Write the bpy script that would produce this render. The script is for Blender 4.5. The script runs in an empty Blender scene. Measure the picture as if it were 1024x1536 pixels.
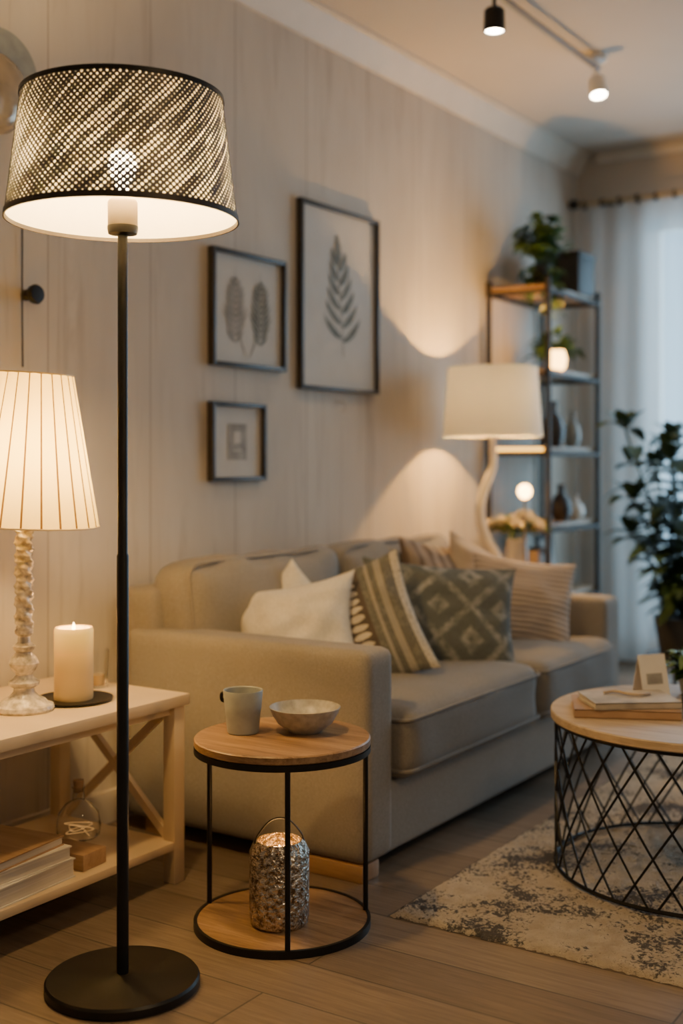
import bpy, bmesh, math, random
from mathutils import Vector, Matrix, Euler, noise
random.seed(7)
R=math.radians
COL=bpy.context.scene.collection

# ------------------------------------------------------------------ materials
def newmat(name):
    m=bpy.data.materials.new(name); m.use_nodes=True
    nt=m.node_tree; nt.nodes.clear()
    out=nt.nodes.new('ShaderNodeOutputMaterial')
    return m,nt,out
def N(nt,t,**kw):
    n=nt.nodes.new(t)
    for k,v in kw.items(): setattr(n,k,v)
    return n
def math_(nt,op,a,b=None,c=None):
    n=N(nt,'ShaderNodeMath',operation=op)
    for i,v in enumerate((a,b,c)):
        if v is None: continue
        if isinstance(v,(int,float)): n.inputs[i].default_value=v
        else: nt.links.new(v,n.inputs[i])
    return n.outputs[0]
def mixc(nt,f,a,b,mode='MIX'):
    n=N(nt,'ShaderNodeMix',data_type='RGBA',blend_type=mode)
    for idx,v in ((0,f),(6,a),(7,b)):
        if isinstance(v,(int,float)): n.inputs[idx].default_value=v
        elif isinstance(v,tuple): n.inputs[idx].default_value=(*v[:3],1)
        else: nt.links.new(v,n.inputs[idx])
    return n.outputs[2]
def coords(nt,kind='Object',scale=(1,1,1),rot=(0,0,0)):
    tc=N(nt,'ShaderNodeTexCoord'); mp=N(nt,'ShaderNodeMapping')
    mp.inputs['Scale'].default_value=scale; mp.inputs['Rotation'].default_value=rot
    nt.links.new(tc.outputs[kind],mp.inputs['Vector']); return mp.outputs[0]
def noise_(nt,vec,scale,detail=3,rough=.5,dist=0):
    n=N(nt,'ShaderNodeTexNoise'); n.inputs['Scale'].default_value=scale
    n.inputs['Detail'].default_value=detail; n.inputs['Roughness'].default_value=rough; n.inputs['Distortion'].default_value=dist
    nt.links.new(vec,n.inputs['Vector']); return n.outputs[0]
def ramp(nt,v,a,b):
    n=N(nt,'ShaderNodeMapRange'); n.inputs[1].default_value=a; n.inputs[2].default_value=b
    nt.links.new(v,n.inputs[0]); return n.outputs[0]
def princ(nt,out,rough=.5,metal=0,**kw):
    p=N(nt,'ShaderNodeBsdfPrincipled'); p.inputs['Roughness'].default_value=rough
    p.inputs['Metallic'].default_value=metal
    for k,v in kw.items(): p.inputs[k].default_value=v
    nt.links.new(p.outputs[0],out.inputs[0]); return p
def bump(nt,p,h,strength,dist=.002):
    b=N(nt,'ShaderNodeBump'); b.inputs['Strength'].default_value=strength; b.inputs['Distance'].default_value=dist
    nt.links.new(h,b.inputs['Height']); nt.links.new(b.outputs[0],p.inputs['Normal'])
def sc(c,f): return tuple(min(1,x*f) for x in c)
def mat(name,color,rough=.5,metal=0,var=.12,scale=12,bmp=0,bscale=250,emit=None,es=0,stretch=(1,1,1),**kw):
    m,nt,out=newmat(name); p=princ(nt,out,rough,metal,**kw)
    v=coords(nt,scale=stretch)
    c=mixc(nt,ramp(nt,noise_(nt,v,scale),.3,.7),sc(color,1-var),sc(color,1+var))
    nt.links.new(c,p.inputs['Base Color'])
    if bmp: bump(nt,p,noise_(nt,coords(nt),bscale,2),bmp)
    if emit: p.inputs['Emission Color'].default_value=(*emit,1); p.inputs['Emission Strength'].default_value=es
    return m
def wood(name,c1,c2,axis=0,rough=.45,scale=9):
    s=[6,6,6]; s[axis]=.5
    m,nt,out=newmat(name); p=princ(nt,out,rough)
    v=coords(nt,scale=tuple(s))
    n1=noise_(nt,v,scale*.5,6,.68,.6); n2=noise_(nt,v,scale*3,3,.7)
    f=math_(nt,'ADD',math_(nt,'MULTIPLY',n1,.7),math_(nt,'MULTIPLY',n2,.3))
    nt.links.new(mixc(nt,ramp(nt,f,.36,.62),c1,c2),p.inputs['Base Color'])
    bump(nt,p,n1,.2,.001); return m
def emis(name,color,s):
    m,nt,out=newmat(name); e=N(nt,'ShaderNodeEmission'); e.inputs[0].default_value=(*color,1); e.inputs[1].default_value=s
    nt.links.new(e.outputs[0],out.inputs[0]); return m
def glass(name,color=(1,1,1),rough=.02):
    m,nt,out=newmat(name); p=princ(nt,out,rough)
    p.inputs['Transmission Weight'].default_value=1; p.inputs['Base Color'].default_value=(*color,1); p.inputs['IOR'].default_value=1.25
    return m
def fabric(name,color,var=.12,weave=420,bs=.4):
    m,nt,out=newmat(name); p=princ(nt,out,.92); p.inputs['Sheen Weight'].default_value=.05
    v=coords(nt)
    n1=noise_(nt,v,7,3); n2=noise_(nt,v,weave,2,.7); n3=noise_(nt,v,150,2,.6)
    c=mixc(nt,ramp(nt,n1,.3,.7),sc(color,1-var*.6),sc(color,1+var*.6))
    c=mixc(nt,ramp(nt,n2,.35,.65),c,sc(color,.70))
    c=mixc(nt,math_(nt,'MULTIPLY',ramp(nt,n3,.4,.7),.35),c,sc(color,.55))
    nt.links.new(c,p.inputs['Base Color']); bump(nt,p,n2,bs,.001); return m

# wall
M_wall,nt,out=newmat('whitewashed_panel'); p=princ(nt,out,.75)
v=coords(nt,scale=(1,1.7,.5)); n1=noise_(nt,v,1.8,4,.6,.4); n2=noise_(nt,coords(nt,scale=(1,5,.42)),3.0,7,.66,.8)
tc=N(nt,'ShaderNodeTexCoord'); sx=N(nt,'ShaderNodeSeparateXYZ'); nt.links.new(tc.outputs['Object'],sx.inputs[0])
sy=math_(nt,'FRACT',math_(nt,'MULTIPLY',math_(nt,'ADD',sx.outputs[1],10.06),1/.43))
line=math_(nt,'LESS_THAN',sy,.014)
c=mixc(nt,ramp(nt,n1,.35,.68),(.54,.485,.415),(.64,.585,.51))
c=mixc(nt,math_(nt,'MULTIPLY',ramp(nt,n2,.54,.72),.5),c,(.33,.28,.23))
c=mixc(nt,math_(nt,'MULTIPLY',line,.5),c,(.22,.175,.14))
nt.links.new(c,p.inputs['Base Color'])
bump(nt,p,math_(nt,'SUBTRACT',n2,math_(nt,'MULTIPLY',line,2)),.2,.003)
M_wallfar=mat('painted_plaster',(.5,.44,.37),.8,var=.04,scale=3,bmp=.1)
M_ceil=mat('ceiling_paint',(.54,.49,.43),.85,var=.03,scale=2)
M_trim=mat('white_trim',(.64,.58,.50),.5,var=.03)
M_floor,nt,out=newmat('oak_planks'); p=princ(nt,out,.42)
v=coords(nt); b=N(nt,'ShaderNodeTexBrick'); nt.links.new(v,b.inputs['Vector'])
b.inputs['Scale'].default_value=1; b.inputs['Brick Width'].default_value=1.5; b.inputs['Row Height'].default_value=.165
b.inputs['Mortar Size'].default_value=.0022; b.inputs['Mortar Smooth'].default_value=.1; b.inputs['Bias'].default_value=0
b.inputs['Color1'].default_value=(.17,.125,.088,1); b.inputs['Color2'].default_value=(.25,.19,.138,1); b.inputs['Mortar'].default_value=(.05,.04,.03,1)
g=noise_(nt,coords(nt,scale=(1,14,1)),5,6,.65,.5); g2=noise_(nt,coords(nt,scale=(1,40,1)),8,3,.6)
c=mixc(nt,math_(nt,'MULTIPLY',ramp(nt,g,.4,.75),.75),b.outputs[0],(.09,.065,.045))
c=mixc(nt,math_(nt,'MULTIPLY',ramp(nt,g2,.5,.8),.38),c,(.38,.31,.235))
nt.links.new(c,p.inputs['Base Color']); bump(nt,p,math_(nt,'ADD',g2,math_(nt,'MULTIPLY',b.outputs[1],-3)),.2,.002)
M_rug,nt,out=newmat('distressed_rug'); p=princ(nt,out,.98)
v=coords(nt); big=noise_(nt,v,4.2,4,.55); fine=noise_(nt,v,85,2,.7); med=noise_(nt,v,22,3,.6)
s_=math_(nt,'ADD',math_(nt,'MULTIPLY',big,1.25),math_(nt,'ADD',math_(nt,'MULTIPLY',fine,.85),math_(nt,'MULTIPLY',med,.6)))
mask=ramp(nt,s_,1.35,1.50)
c=mixc(nt,ramp(nt,med,.3,.7),(.50,.415,.31),(.68,.60,.48)); c=mixc(nt,math_(nt,'MULTIPLY',mask,.92),c,(.06,.06,.07))
nt.links.new(c,p.inputs['Base Color']); bump(nt,p,noise_(nt,v,220,2,.8),1.0,.012)

M_black=mat('black_metal',(.018,.017,.016),.42,.6,var=.2)
M_frame=mat('black_frame',(.03,.026,.024),.45,var=.15)
M_shelfm=mat('near_black_metal',(.02,.015,.011),.7,.1,var=.2)
M_paper=mat('art_paper',(.60,.575,.535),.85,var=.03)
M_ink=mat('grey_ink',(.22,.23,.21),.9,var=.3,scale=25)
M_ink2=mat('light_grey_ink',(.34,.33,.31),.9,var=.2,scale=25)
M_sofa=fabric('taupe_upholstery',(.325,.295,.26))
M_sofac=fabric('grey_taupe_cushion_fabric',(.255,.238,.22))
M_wtab=wood('warm_oak',(.16,.085,.04),(.42,.265,.14),0)
M_wpale=wood('pale_oak',(.36,.27,.18),(.54,.44,.32),0)
M_wleg=wood('leg_wood',(.28,.15,.07),(.42,.25,.12),0)
M_cream=mat('cream_painted_wood',(.64,.50,.32),.45,var=.06,scale=6,bmp=.1,bscale=60)
M_white=mat('white_ceramic',(.8,.76,.7),.3,var=.04)
M_grey=mat('grey_stoneware',(.30,.32,.31),.4,var=.12,scale=30)
M_bowl=mat('speckled_stoneware',(.38,.37,.34),.35,var=.2,scale=60)
M_greend=mat('dark_leaf',(.03,.065,.03),.45,var=.4,scale=15)
M_green=mat('fresh_leaf',(.065,.13,.028),.45,var=.4,scale=15)
M_soil=mat('soil',(.03,.02,.015),.95,bmp=.6,bscale=80)
M_pot=mat('dark_pot',(.03,.03,.03),.6)
M_wax,nt,out=newmat('wax_painted_glow'); p=princ(nt,out,.5); p.inputs['Base Color'].default_value=(.68,.50,.27,1)
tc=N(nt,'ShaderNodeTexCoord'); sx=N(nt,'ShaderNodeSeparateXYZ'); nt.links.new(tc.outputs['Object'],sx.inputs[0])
p.inputs['Emission Color'].default_value=(1,.50,.04,1); nt.links.new(math_(nt,'ADD',.02,math_(nt,'MULTIPLY',math_(nt,'POWER',ramp(nt,sx.outputs[2],.07,.18),1.6),1.1)),p.inputs['Emission Strength'])  # emission painted in by height, standing in for flame light inside the wax
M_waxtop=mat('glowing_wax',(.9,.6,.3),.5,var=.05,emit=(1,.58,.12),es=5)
M_flame=emis('flame',(1,.62,.25),30)
M_bulb=emis('bulb_glow',(1,.76,.42),150)
M_glass=glass('clear_glass')
M_brass=mat('aged_brass',(.45,.33,.18),.4,.8,var=.2)

# ------------------------------------------------------------------ geometry helpers
def tag(o,label,cat,group=None,kind=None):
    o['label']=label; o['category']=cat
    if group: o['group']=group
    if kind: o['kind']=kind
    return o
def thing(name,label,cat,loc=(0,0,0),rot=(0,0,0),group=None):
    e=bpy.data.objects.new(name,None); e.empty_display_size=.05; e.location=loc; e.rotation_euler=rot
    COL.objects.link(e); return tag(e,label,cat,group)
def fin(bm,name,m,parent=None,loc=(0,0,0),rot=(0,0,0),smooth=True,angle=38,label=None):
    bmesh.ops.recalc_face_normals(bm,faces=bm.faces[:])
    me=bpy.data.meshes.new(name); bm.to_mesh(me); bm.free()
    if smooth:
        me.shade_smooth(); me.set_sharp_from_angle(angle=R(angle))
    for mm in (m if isinstance(m,(list,tuple)) else [m]): me.materials.append(mm)
    o=bpy.data.objects.new(name,me); COL.objects.link(o); o.location=loc; o.rotation_euler=rot
    if parent: o.parent=parent
    if label: o['label']=label
    return o
def BM(): return bmesh.new()
def a_box(bm,size,loc=(0,0,0),rot=(0,0,0),bev=0,seg=2):
    t=bmesh.new(); bmesh.ops.create_cube(t,size=1)
    bmesh.ops.transform(t,matrix=Matrix.Diagonal((*size,1)),verts=t.verts[:])
    if bev: bmesh.ops.bevel(t,geom=t.edges[:],offset=bev,segments=seg,affect='EDGES',profile=.5)
    bmesh.ops.transform(t,matrix=Matrix.Translation(loc)@Euler(rot).to_matrix().to_4x4(),verts=t.verts[:])
    mp={v_:bm.verts.new(v_.co) for v_ in t.verts}
    for f in t.faces: bm.faces.new([mp[v_] for v_ in f.verts])
    t.free()
def a_lathe(bm,prof,seg=48,loc=(0,0,0),mod=None,uv=False,cap=False):
    rings=[]
    for r,z in prof:
        if r<1e-6: rings.append([bm.verts.new((loc[0],loc[1],loc[2]+z))]); continue
        ring=[]
        for i in range(seg):
            a=2*math.pi*i/seg; rr=r*(mod(a,z) if mod else 1)
            ring.append(bm.verts.new((loc[0]+rr*math.cos(a),loc[1]+rr*math.sin(a),loc[2]+z)))
        rings.append(ring)
    L=bm.loops.layers.uv.verify() if uv else None
    zs=[q[1] for q in prof]; z0,z1=min(zs),max(zs)
    for k in range(len(rings)-1):
        A,B=rings[k],rings[k+1]
        for i in range(seg):
            j=(i+1)%seg
            if len(A)==1 and len(B)==1: break
            if len(A)==1: f=bm.faces.new((A[0],B[i],B[j]))
            elif len(B)==1: f=bm.faces.new((A[i],A[j],B[0]))
            else:
                f=bm.faces.new((A[i],A[j],B[j],B[i]))
                if uv:
                    va=(prof[k][1]-z0)/(z1-z0); vb=(prof[k+1][1]-z0)/(z1-z0)
                    for l,u_ in zip(f.loops,((i/seg,va),((i+1)/seg,va),((i+1)/seg,vb),(i/seg,vb))): l[L].uv=u_
def a_tube(bm,pts,r,seg=8,closed=False,cap=True):
    pts=[Vector(q) for q in pts]; n=len(pts); rings=[]; up=None
    for i,q in enumerate(pts):
        if closed: t=(pts[(i+1)%n]-pts[i-1]).normalized()
        else: t=(pts[min(i+1,n-1)]-pts[max(i-1,0)]).normalized()
        if up is None:
            up=Vector((0,0,1)) if abs(t.z)<.9 else Vector((1,0,0))
        up=(up-t*up.dot(t)).normalized(); s=t.cross(up)
        rr=r[i] if isinstance(r,(list,tuple)) else r
        rings.append([bm.verts.new(q+(up*math.cos(2*math.pi*k/seg)+s*math.sin(2*math.pi*k/seg))*rr) for k in range(seg)])
    for i in range(n if closed else n-1):
        A,B=rings[i],rings[(i+1)%n]
        for k in range(seg):
            bm.faces.new((A[k],A[(k+1)%seg],B[(k+1)%seg],B[k]))
    if cap and not closed:
        bm.faces.new(rings[0][::-1]); bm.faces.new(rings[-1])
def cat(pts,n=8):
    P=[Vector(q) for q in pts]; P=[2*P[0]-P[1]]+P+[2*P[-1]-P[-2]]; o=[]
    for i in range(1,len(P)-2):
        for k in range(n):
            t=k/n; a,b,c,d=P[i-1:i+3]
            o.append(.5*((2*b)+(c-a)*t+(2*a-5*b+4*c-d)*t*t+(3*b-a-3*c+d)*t**3))
    o.append(P[-2]); return o
def circle(r,z,n=48,cx=0,cy=0): return [(cx+r*math.cos(2*math.pi*i/n),cy+r*math.sin(2*math.pi*i/n),z) for i in range(n)]
def a_rbox(bm,size,r,loc=(0,0,0),bulge=0,axis=2,cuts=15,rot=(0,0,0),wr=0,sag=0,endb=0):
    n=cuts+1; D={}; h=Vector(size)/2; M=Matrix.Translation(loc)@Euler(rot).to_matrix().to_4x4()
    def vert(key):
        if key in D: return D[key]
        t=Vector([math.sin((2*c/n-1)*math.pi/2) for c in key]); q=Vector([t[i]*h[i] for i in range(3)])
        inn=Vector([max(-(h[i]-r),min(h[i]-r,q[i])) for i in range(3)]); d=q-inn
        if d.length>1e-9: q=inn+d.normalized()*r
        o=[i for i in range(3) if i!=axis]
        q[axis]+=bulge*(1-t[o[0]]**2)*(1-t[o[1]]**2)*t[axis]
        if endb: q[1]+=endb*t[1]*(1-t[2]**2)*(1-t[0]**2); q[2]+=endb*.6*t[2]*(1-t[1]**4)*(1-t[0]**2)
        if sag: q[2]+=sag*(t[1]**2-.4)*max(0,t[2])*-1
        if wr:
            nn=noise.noise(q*7+Vector(loc)*3+Vector(size)*5); q+=Vector((nn,nn,nn))*wr
        D[key]=bm.verts.new(M@q); return D[key]
    for ax in range(3):
        o=[i for i in range(3) if i!=ax]
        for side in (0,n):
            for i in range(n):
                for j in range(n):
                    ks=[]
                    for di,dj in ((0,0),(1,0),(1,1),(0,1)):
                        k=[0,0,0]; k[ax]=side; k[o[0]]=i+di; k[o[1]]=j+dj; ks.append(vert(tuple(k)))
                    bm.faces.new(ks)
def a_leaf(bm,base,d,L,W,droop=.3,seg=6,fold=.15):
    base=Vector(base); d=Vector(d).normalized(); side=d.cross(Vector((0,0,1)))
    if side.length<.05: side=Vector((1,0,0))
    side.normalize(); nrm=side.cross(d); rows=[]
    for i in range(seg+1):
        t=i/seg; w=W*.5*(math.sin(math.pi*min(1,t**.8))**.8 if 0<t<1 else .02)
        c=base+d*L*t+Vector((0,0,-1))*droop*L*t*t
        rows.append([bm.verts.new(c-side*w+nrm*w*fold*2),bm.verts.new(c),bm.verts.new(c+side*w+nrm*w*fold*2)])
    for a,b in zip(rows,rows[1:]):
        bm.faces.new((a[0],a[1],b[1],b[0])); bm.faces.new((a[1],a[2],b[2],b[1]))
def a_flat(bm,cx,cy,ang,L,W,x=0,seg=8,curve=0):
    A=[];B=[]; px,py=cx,cy; a=ang
    for i in range(seg+1):
        t=i/seg; w=W*.5*math.sin(math.pi*t**.85)+.0003
        dx,dy=math.cos(a),math.sin(a)
        A.append(bm.verts.new((x,px-dy*w,py+dx*w))); B.append(bm.verts.new((x,px+dy*w,py-dx*w)))
        px+=dx*L/seg; py+=dy*L/seg; a+=curve/seg
    for i in range(seg): bm.faces.new((A[i],A[i+1],B[i+1],B[i]))
def pillow(name,w,h,t,m,label,loc,rot,group='throw pillows on the sofa',n=26,wr=.012,seed=0,pinch=.10):
    bm=BM(); L=bm.loops.layers.uv.verify(); G=[{},{}]
    for sgn in (0,1):
        for i in range(n+1):
            for j in range(n+1):
                u=math.sin((2*i/n-1)*math.pi/2); v_=math.sin((2*j/n-1)*math.pi/2)
                if sgn==1 and (i in (0,n) or j in (0,n)): G[1][i,j]=G[0][i,j]; continue
                x=w/2*u*(1-pinch+pinch*v_*v_); z=h/2*v_*(1-pinch+pinch*u*u)
                th=t/2*(max(0,1-u*u)**.55)*(max(0,1-v_*v_)**.55)
                th*=1+.25*noise.noise(Vector((u*2.5+seed,v_*2.5,seed)))
                y=(-1 if sgn==0 else 1)*th
                edge=max(abs(u),abs(v_)); nn=noise.noise(Vector((u*4+seed*3,v_*4,sgn*5)))*wr*(1 if edge<.97 else .3)
                G[sgn][i,j]=bm.verts.new((x,y+nn,z))
        for i in range(n):
            for j in range(n):
                g=G[sgn]; ids=((i,j),(i+1,j),(i+1,j+1),(i,j+1))
                f=bm.faces.new([g[q] for q in ids])
                for l,q in zip(f.loops,ids): l[L].uv=(.5+.5*math.sin((2*q[0]/n-1)*math.pi/2),.5+.5*math.sin((2*q[1]/n-1)*math.pi/2))
    o=fin(bm,name,m,None,loc,rot,angle=80); tag(o,label,'pillow',group); return o
def plight(name,loc,power,color,r=.03,parent=None):
    l=bpy.data.lights.new(name,'POINT'); l.energy=power; l.color=color; l.shadow_soft_size=r
    o=bpy.data.objects.new(name,l); COL.objects.link(o); o.location=loc
    if parent: o.parent=parent
    return o

# ------------------------------------------------------------------ room
WX=-2.6; FY=6.35; CZ=2.80
def struct(o,label,c): return tag(o,label,c,kind='structure')
bm=BM(); a_box(bm,(.12,8.4,CZ),(WX-.06,2.35-.05,CZ/2)); struct(fin(bm,'wall_left',M_wall,smooth=False),'whitewashed vertical wood panel wall behind the sofa','wall')
bm=BM(); a_box(bm,(6,8.4,.1),(WX+3-.12,2.3,-.05)); struct(fin(bm,'floor',M_floor,smooth=False),'greyish brown oak plank floor','floor')
bm=BM(); a_box(bm,(6,8.4,.1),(WX+3-.12,2.3,CZ+.05)); struct(fin(bm,'ceiling',M_ceil,smooth=False),'matte off-white painted ceiling','ceiling')
bm=BM()
a_box(bm,(.4,.12,CZ),(-2.4,FY+.06,CZ/2)); a_box(bm,(2.6,.12,.4),(-.9,FY+.06,2.6)); a_box(bm,(2.6,.12,.15),(-.9,FY+.06,.075)); a_box(bm,(2.85,.12,CZ),(1.825,FY+.06,CZ/2))
struct(fin(bm,'wall_far',M_wallfar,smooth=False),'beige plastered wall around the curtained window','wall')
bm=BM()
for x in (-2.17,-1.3,-.5,.37): a_box(bm,(.06,.06,2.25),(x,FY+.06,1.275))
for z in (.18,2.37): a_box(bm,(2.6,.06,.06),(-.9,FY+.06,z))
struct(fin(bm,'window_1',M_trim,smooth=False),'tall white framed window behind sheer curtains','window')
bm=BM()
prof=[(0,-.11),(.010,-.11),(.015,-.098),(.025,-.085),(.04,-.05),(.058,-.03),(.065,-.015),(.085,-.012),(.085,0),(0,0)]
def sweep(bm,prof,y0,y1):
    A=[bm.verts.new((WX+q[0],y0,CZ+q[1])) for q in prof]; B=[bm.verts.new((WX+q[0],y1,CZ+q[1])) for q in prof]
    for i in range(len(prof)): j=(i+1)%len(prof); bm.faces.new((A[i],A[j],B[j],B[i]))
    bm.faces.new(A); bm.faces.new(B[::-1])
sweep(bm,prof,-1.9,FY); struct(fin(bm,'trim_1',M_trim,angle=25),'white crown moulding along the panelled wall','moulding')
bm=BM(); a_box(bm,(3.6,.05,.06),(-.68,FY-.025,CZ-.03),bev=.015); struct(fin(bm,'trim_2',M_trim),'white crown moulding above the window','moulding')
bm=BM(); a_box(bm,(.018,8.2,.1),(WX+.009,2.2,.05),bev=.004); struct(fin(bm,'baseboard_left',M_trim),'white baseboard under the panelled wall','baseboard')

# ------------------------------------------------------------------ curtain + rod
M_curt,nt,out=newmat('sheer_curtain')
d=N(nt,'ShaderNodeBsdfDiffuse'); t=N(nt,'ShaderNodeBsdfTranslucent'); tr=N(nt,'ShaderNodeBsdfTransparent')
wv=noise_(nt,coords(nt,scale=(30,30,1)),3,2); cc=mixc(nt,wv,(.68,.65,.62),(.84,.82,.79))
nt.links.new(cc,d.inputs[0]); nt.links.new(cc,t.inputs[0])
m1=N(nt,'ShaderNodeMixShader'); m1.inputs[0].default_value=.62; nt.links.new(d.outputs[0],m1.inputs[1]); nt.links.new(t.outputs[0],m1.inputs[2])
m2=N(nt,'ShaderNodeMixShader'); m2.inputs[0].default_value=.45; nt.links.new(m1.outputs[0],m2.inputs[1]); nt.links.new(tr.outputs[0],m2.inputs[2])
nt.links.new(m2.outputs[0],out.inputs[0])
def curtain(x0,x1,label):
    bm=BM(); nx=int((x1-x0)*160); rows=[]
    for k in range(13):
        z=.03+(2.47-.03)*k/12; row=[]
        for i in range(nx+1):
            x=x0+(x1-x0)*i/nx; ph=x*2*math.pi/.13
            y=6.2+.006*math.sin(ph+1.2*math.sin(x*5+z*.7))+.012*math.sin(ph*.37+z*1.3)
            row.append(bm.verts.new((x,y,z)))
        rows.append(row)
    for a,b in zip(rows,rows[1:]):
        for i in range(nx): bm.faces.new((a[i],a[i+1],b[i+1],b[i]))
    c=thing('curtain',label,'curtain',(0,0,0),group='sheer curtains on the rod')
    fin(bm,'fabric_panel',M_curt,c,angle=80)
    for i in range(int((x1-x0)/.1)):
        b=BM(); a_tube(b,[(0,.022*math.cos(q*math.pi/8),.022*math.sin(q*math.pi/8)) for q in range(16)],.006,6,closed=True)
        fin(b,'curtain_ring',M_black,c,(x0+.05+i*.1,6.2,2.49))
curtain(-2.55,-1.15,'sheer white pleated curtain hanging beside the shelf')
curtain(-1.1,.5,'sheer white pleated curtain glowing with blue daylight')
rod=thing('curtain_rod','dark metal curtain rod with round finial above window','curtain rod',(0,6.2,2.5))
bm=BM(); a_tube(bm,[(-2.56,0,0),(.55,0,0)],.010,12); fin(bm,'rod',M_brass,rod)
bm=BM(); a_lathe(bm,[(0,-.03),(.02,-.025),(.03,0),(.02,.025),(0,.03)],16); fin(bm,'finial',M_black,rod,(-2.56,0,0),(0,R(90),0))
bm=BM(); a_box(bm,(.03,.15,.03),(-2.4,.075,0)); fin(bm,'bracket',M_black,rod)

# ------------------------------------------------------------------ rug
bm=BM(); nx,ny=240,300; X0,X1,Y0,Y1=-1.49,.45,2.48,5.0; G=[]
for j in range(ny+1):
    row=[]
    for i in range(nx+1):
        x=X0+(X1-X0)*i/nx; y=Y0+(Y1-Y0)*j/ny
        ed=min(i,nx-i,j,ny-j); z=.012+random.uniform(-.004,.0025)
        if ed==0: z=.001
        if i in(0,): x+=random.uniform(-.006,.004)
        if j==0: y+=random.uniform(-.006,.004)
        row.append(bm.verts.new((x+random.uniform(-.002,.002),y+random.uniform(-.002,.002),z)))
    G.append(row)
for j in range(ny):
    for i in range(nx): bm.faces.new((G[j][i],G[j][i+1],G[j+1][i+1],G[j+1][i]))
tag(fin(bm,'rug',M_rug,angle=180),'cream shaggy rug with faded charcoal speckled pattern','rug')

# ------------------------------------------------------------------ floor lamp
LX,LY=-1.761,1.841
fl=thing('floor_lamp','black floor lamp with perforated metal drum shade','floor lamp',(LX,LY,0))
bm=BM(); a_lathe(bm,[(0,0),(.156,0),(.16,.004),(.16,.018),(.156,.023),(.03,.026),(.02,.03),(0,.03)],96); fin(bm,'lamp_base',M_black,fl)
bm=BM(); a_lathe(bm,[(.0125,.03),(.0125,.9),(.0105,.905),(.0105,1.57),(0,1.57)],24); fin(bm,'pole',M_black,fl)
bm=BM(); a_lathe(bm,[(0,0),(.008,0),(.03,.004),(.032,.014),(.032,.02),(0,.02)],32); fin(bm,'socket_cap',M_black,fl,(0,0,1.568))
M_sock=mat('cream_socket',(.36,.29,.20),.5,var=.03)
bm=BM(); a_lathe(bm,[(0,0),(.031,0),(.031,.05),(.028,.055),(0,.055)],32); fin(bm,'socket',M_sock,fl,(0,0,1.588))
bm=BM(); a_lathe(bm,[(0,0),(.012,.002),(.014,.02),(.024,.038),(.031,.062),(.024,.084),(.012,.093),(0,.095)],32); fin(bm,'bulb',M_bulb,fl,(0,0,1.653))
def uvsep(nt):
    tc=N(nt,'ShaderNodeTexCoord'); s=N(nt,'ShaderNodeSeparateXYZ'); nt.links.new(tc.outputs['UV'],s.inputs[0]); return s.outputs[0],s.outputs[1]
M_perf,nt,out=newmat('perforated_grey_metal'); u,v_=uvsep(nt)
U=math_(nt,'MULTIPLY',u,106); V=math_(nt,'MULTIPLY',v_,19)
A_=math_(nt,'ADD',math_(nt,'ADD',U,V),50); B_=math_(nt,'ADD',math_(nt,'SUBTRACT',U,V),50)
a=math_(nt,'SUBTRACT',math_(nt,'FRACT',A_),.5); b_=math_(nt,'SUBTRACT',math_(nt,'FRACT',B_),.5)
dd=math_(nt,'SQRT',math_(nt,'ADD',math_(nt,'MULTIPLY',a,a),math_(nt,'MULTIPLY',b_,b_)))
cb=N(nt,'ShaderNodeCombineXYZ'); nt.links.new(math_(nt,'MULTIPLY',math_(nt,'FLOOR',A_),.07),cb.inputs[0]); nt.links.new(math_(nt,'FLOOR',B_),cb.inputs[1])
st_=ramp(nt,noise_(nt,cb.outputs[0],.9,2),.40,.60)
hole=math_(nt,'LESS_THAN',dd,math_(nt,'ADD',.10,math_(nt,'MULTIPLY',st_,.22)))
p=N(nt,'ShaderNodeBsdfPrincipled'); p.inputs['Roughness'].default_value=.5; p.inputs['Metallic'].default_value=.5
nt.links.new(mixc(nt,st_,(.085,.083,.078),(.045,.043,.04)),p.inputs['Base Color'])
tr=N(nt,'ShaderNodeBsdfTransparent'); mx=N(nt,'ShaderNodeMixShader')
nt.links.new(hole,mx.inputs[0]); nt.links.new(p.outputs[0],mx.inputs[1]); nt.links.new(tr.outputs[0],mx.inputs[2]); nt.links.new(mx.outputs[0],out.inputs[0])
M_lin,nt,out=newmat('sheer_white_lining'); d=N(nt,'ShaderNodeBsdfDiffuse'); t=N(nt,'ShaderNodeBsdfTranslucent'); tr=N(nt,'ShaderNodeBsdfTransparent')
cc=mixc(nt,noise_(nt,coords(nt),40),(.82,.80,.74),(.88,.86,.80)); nt.links.new(cc,d.inputs[0]); nt.links.new(cc,t.inputs[0])
m1=N(nt,'ShaderNodeMixShader'); m1.inputs[0].default_value=.18; nt.links.new(d.outputs[0],m1.inputs[1]); nt.links.new(t.outputs[0],m1.inputs[2])
m2=N(nt,'ShaderNodeMixShader'); m2.inputs[0].default_value=.30; nt.links.new(m1.outputs[0],m2.inputs[1]); nt.links.new(tr.outputs[0],m2.inputs[2]); nt.links.new(m2.outputs[0],out.inputs[0])
sh=BM(); a_lathe(sh,[(.2395,1.606),(.209,1.853)],144,uv=True); shade=fin(sh,'lamp_shade',M_perf,fl,angle=80)
bm=BM(); a_lathe(bm,[(.2370,1.606),(.2065,1.853)],144,uv=True); fin(bm,'shade_lining',M_lin,shade,angle=80)
M_band=mat('bronze_band',(.045,.036,.028),.5,.4)
bm=BM(); a_lathe(bm,[(.2422,1.598),(.2408,1.611),(.2375,1.611),(.2390,1.598),(.2422,1.598)],144); fin(bm,'lower_band',M_band,shade)
bm=BM(); a_lathe(bm,[(.2115,1.849),(.2105,1.859),(.2060,1.859),(.2070,1.849),(.2115,1.849)],144); fin(bm,'upper_band',M_black,shade)
bm=BM()
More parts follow.
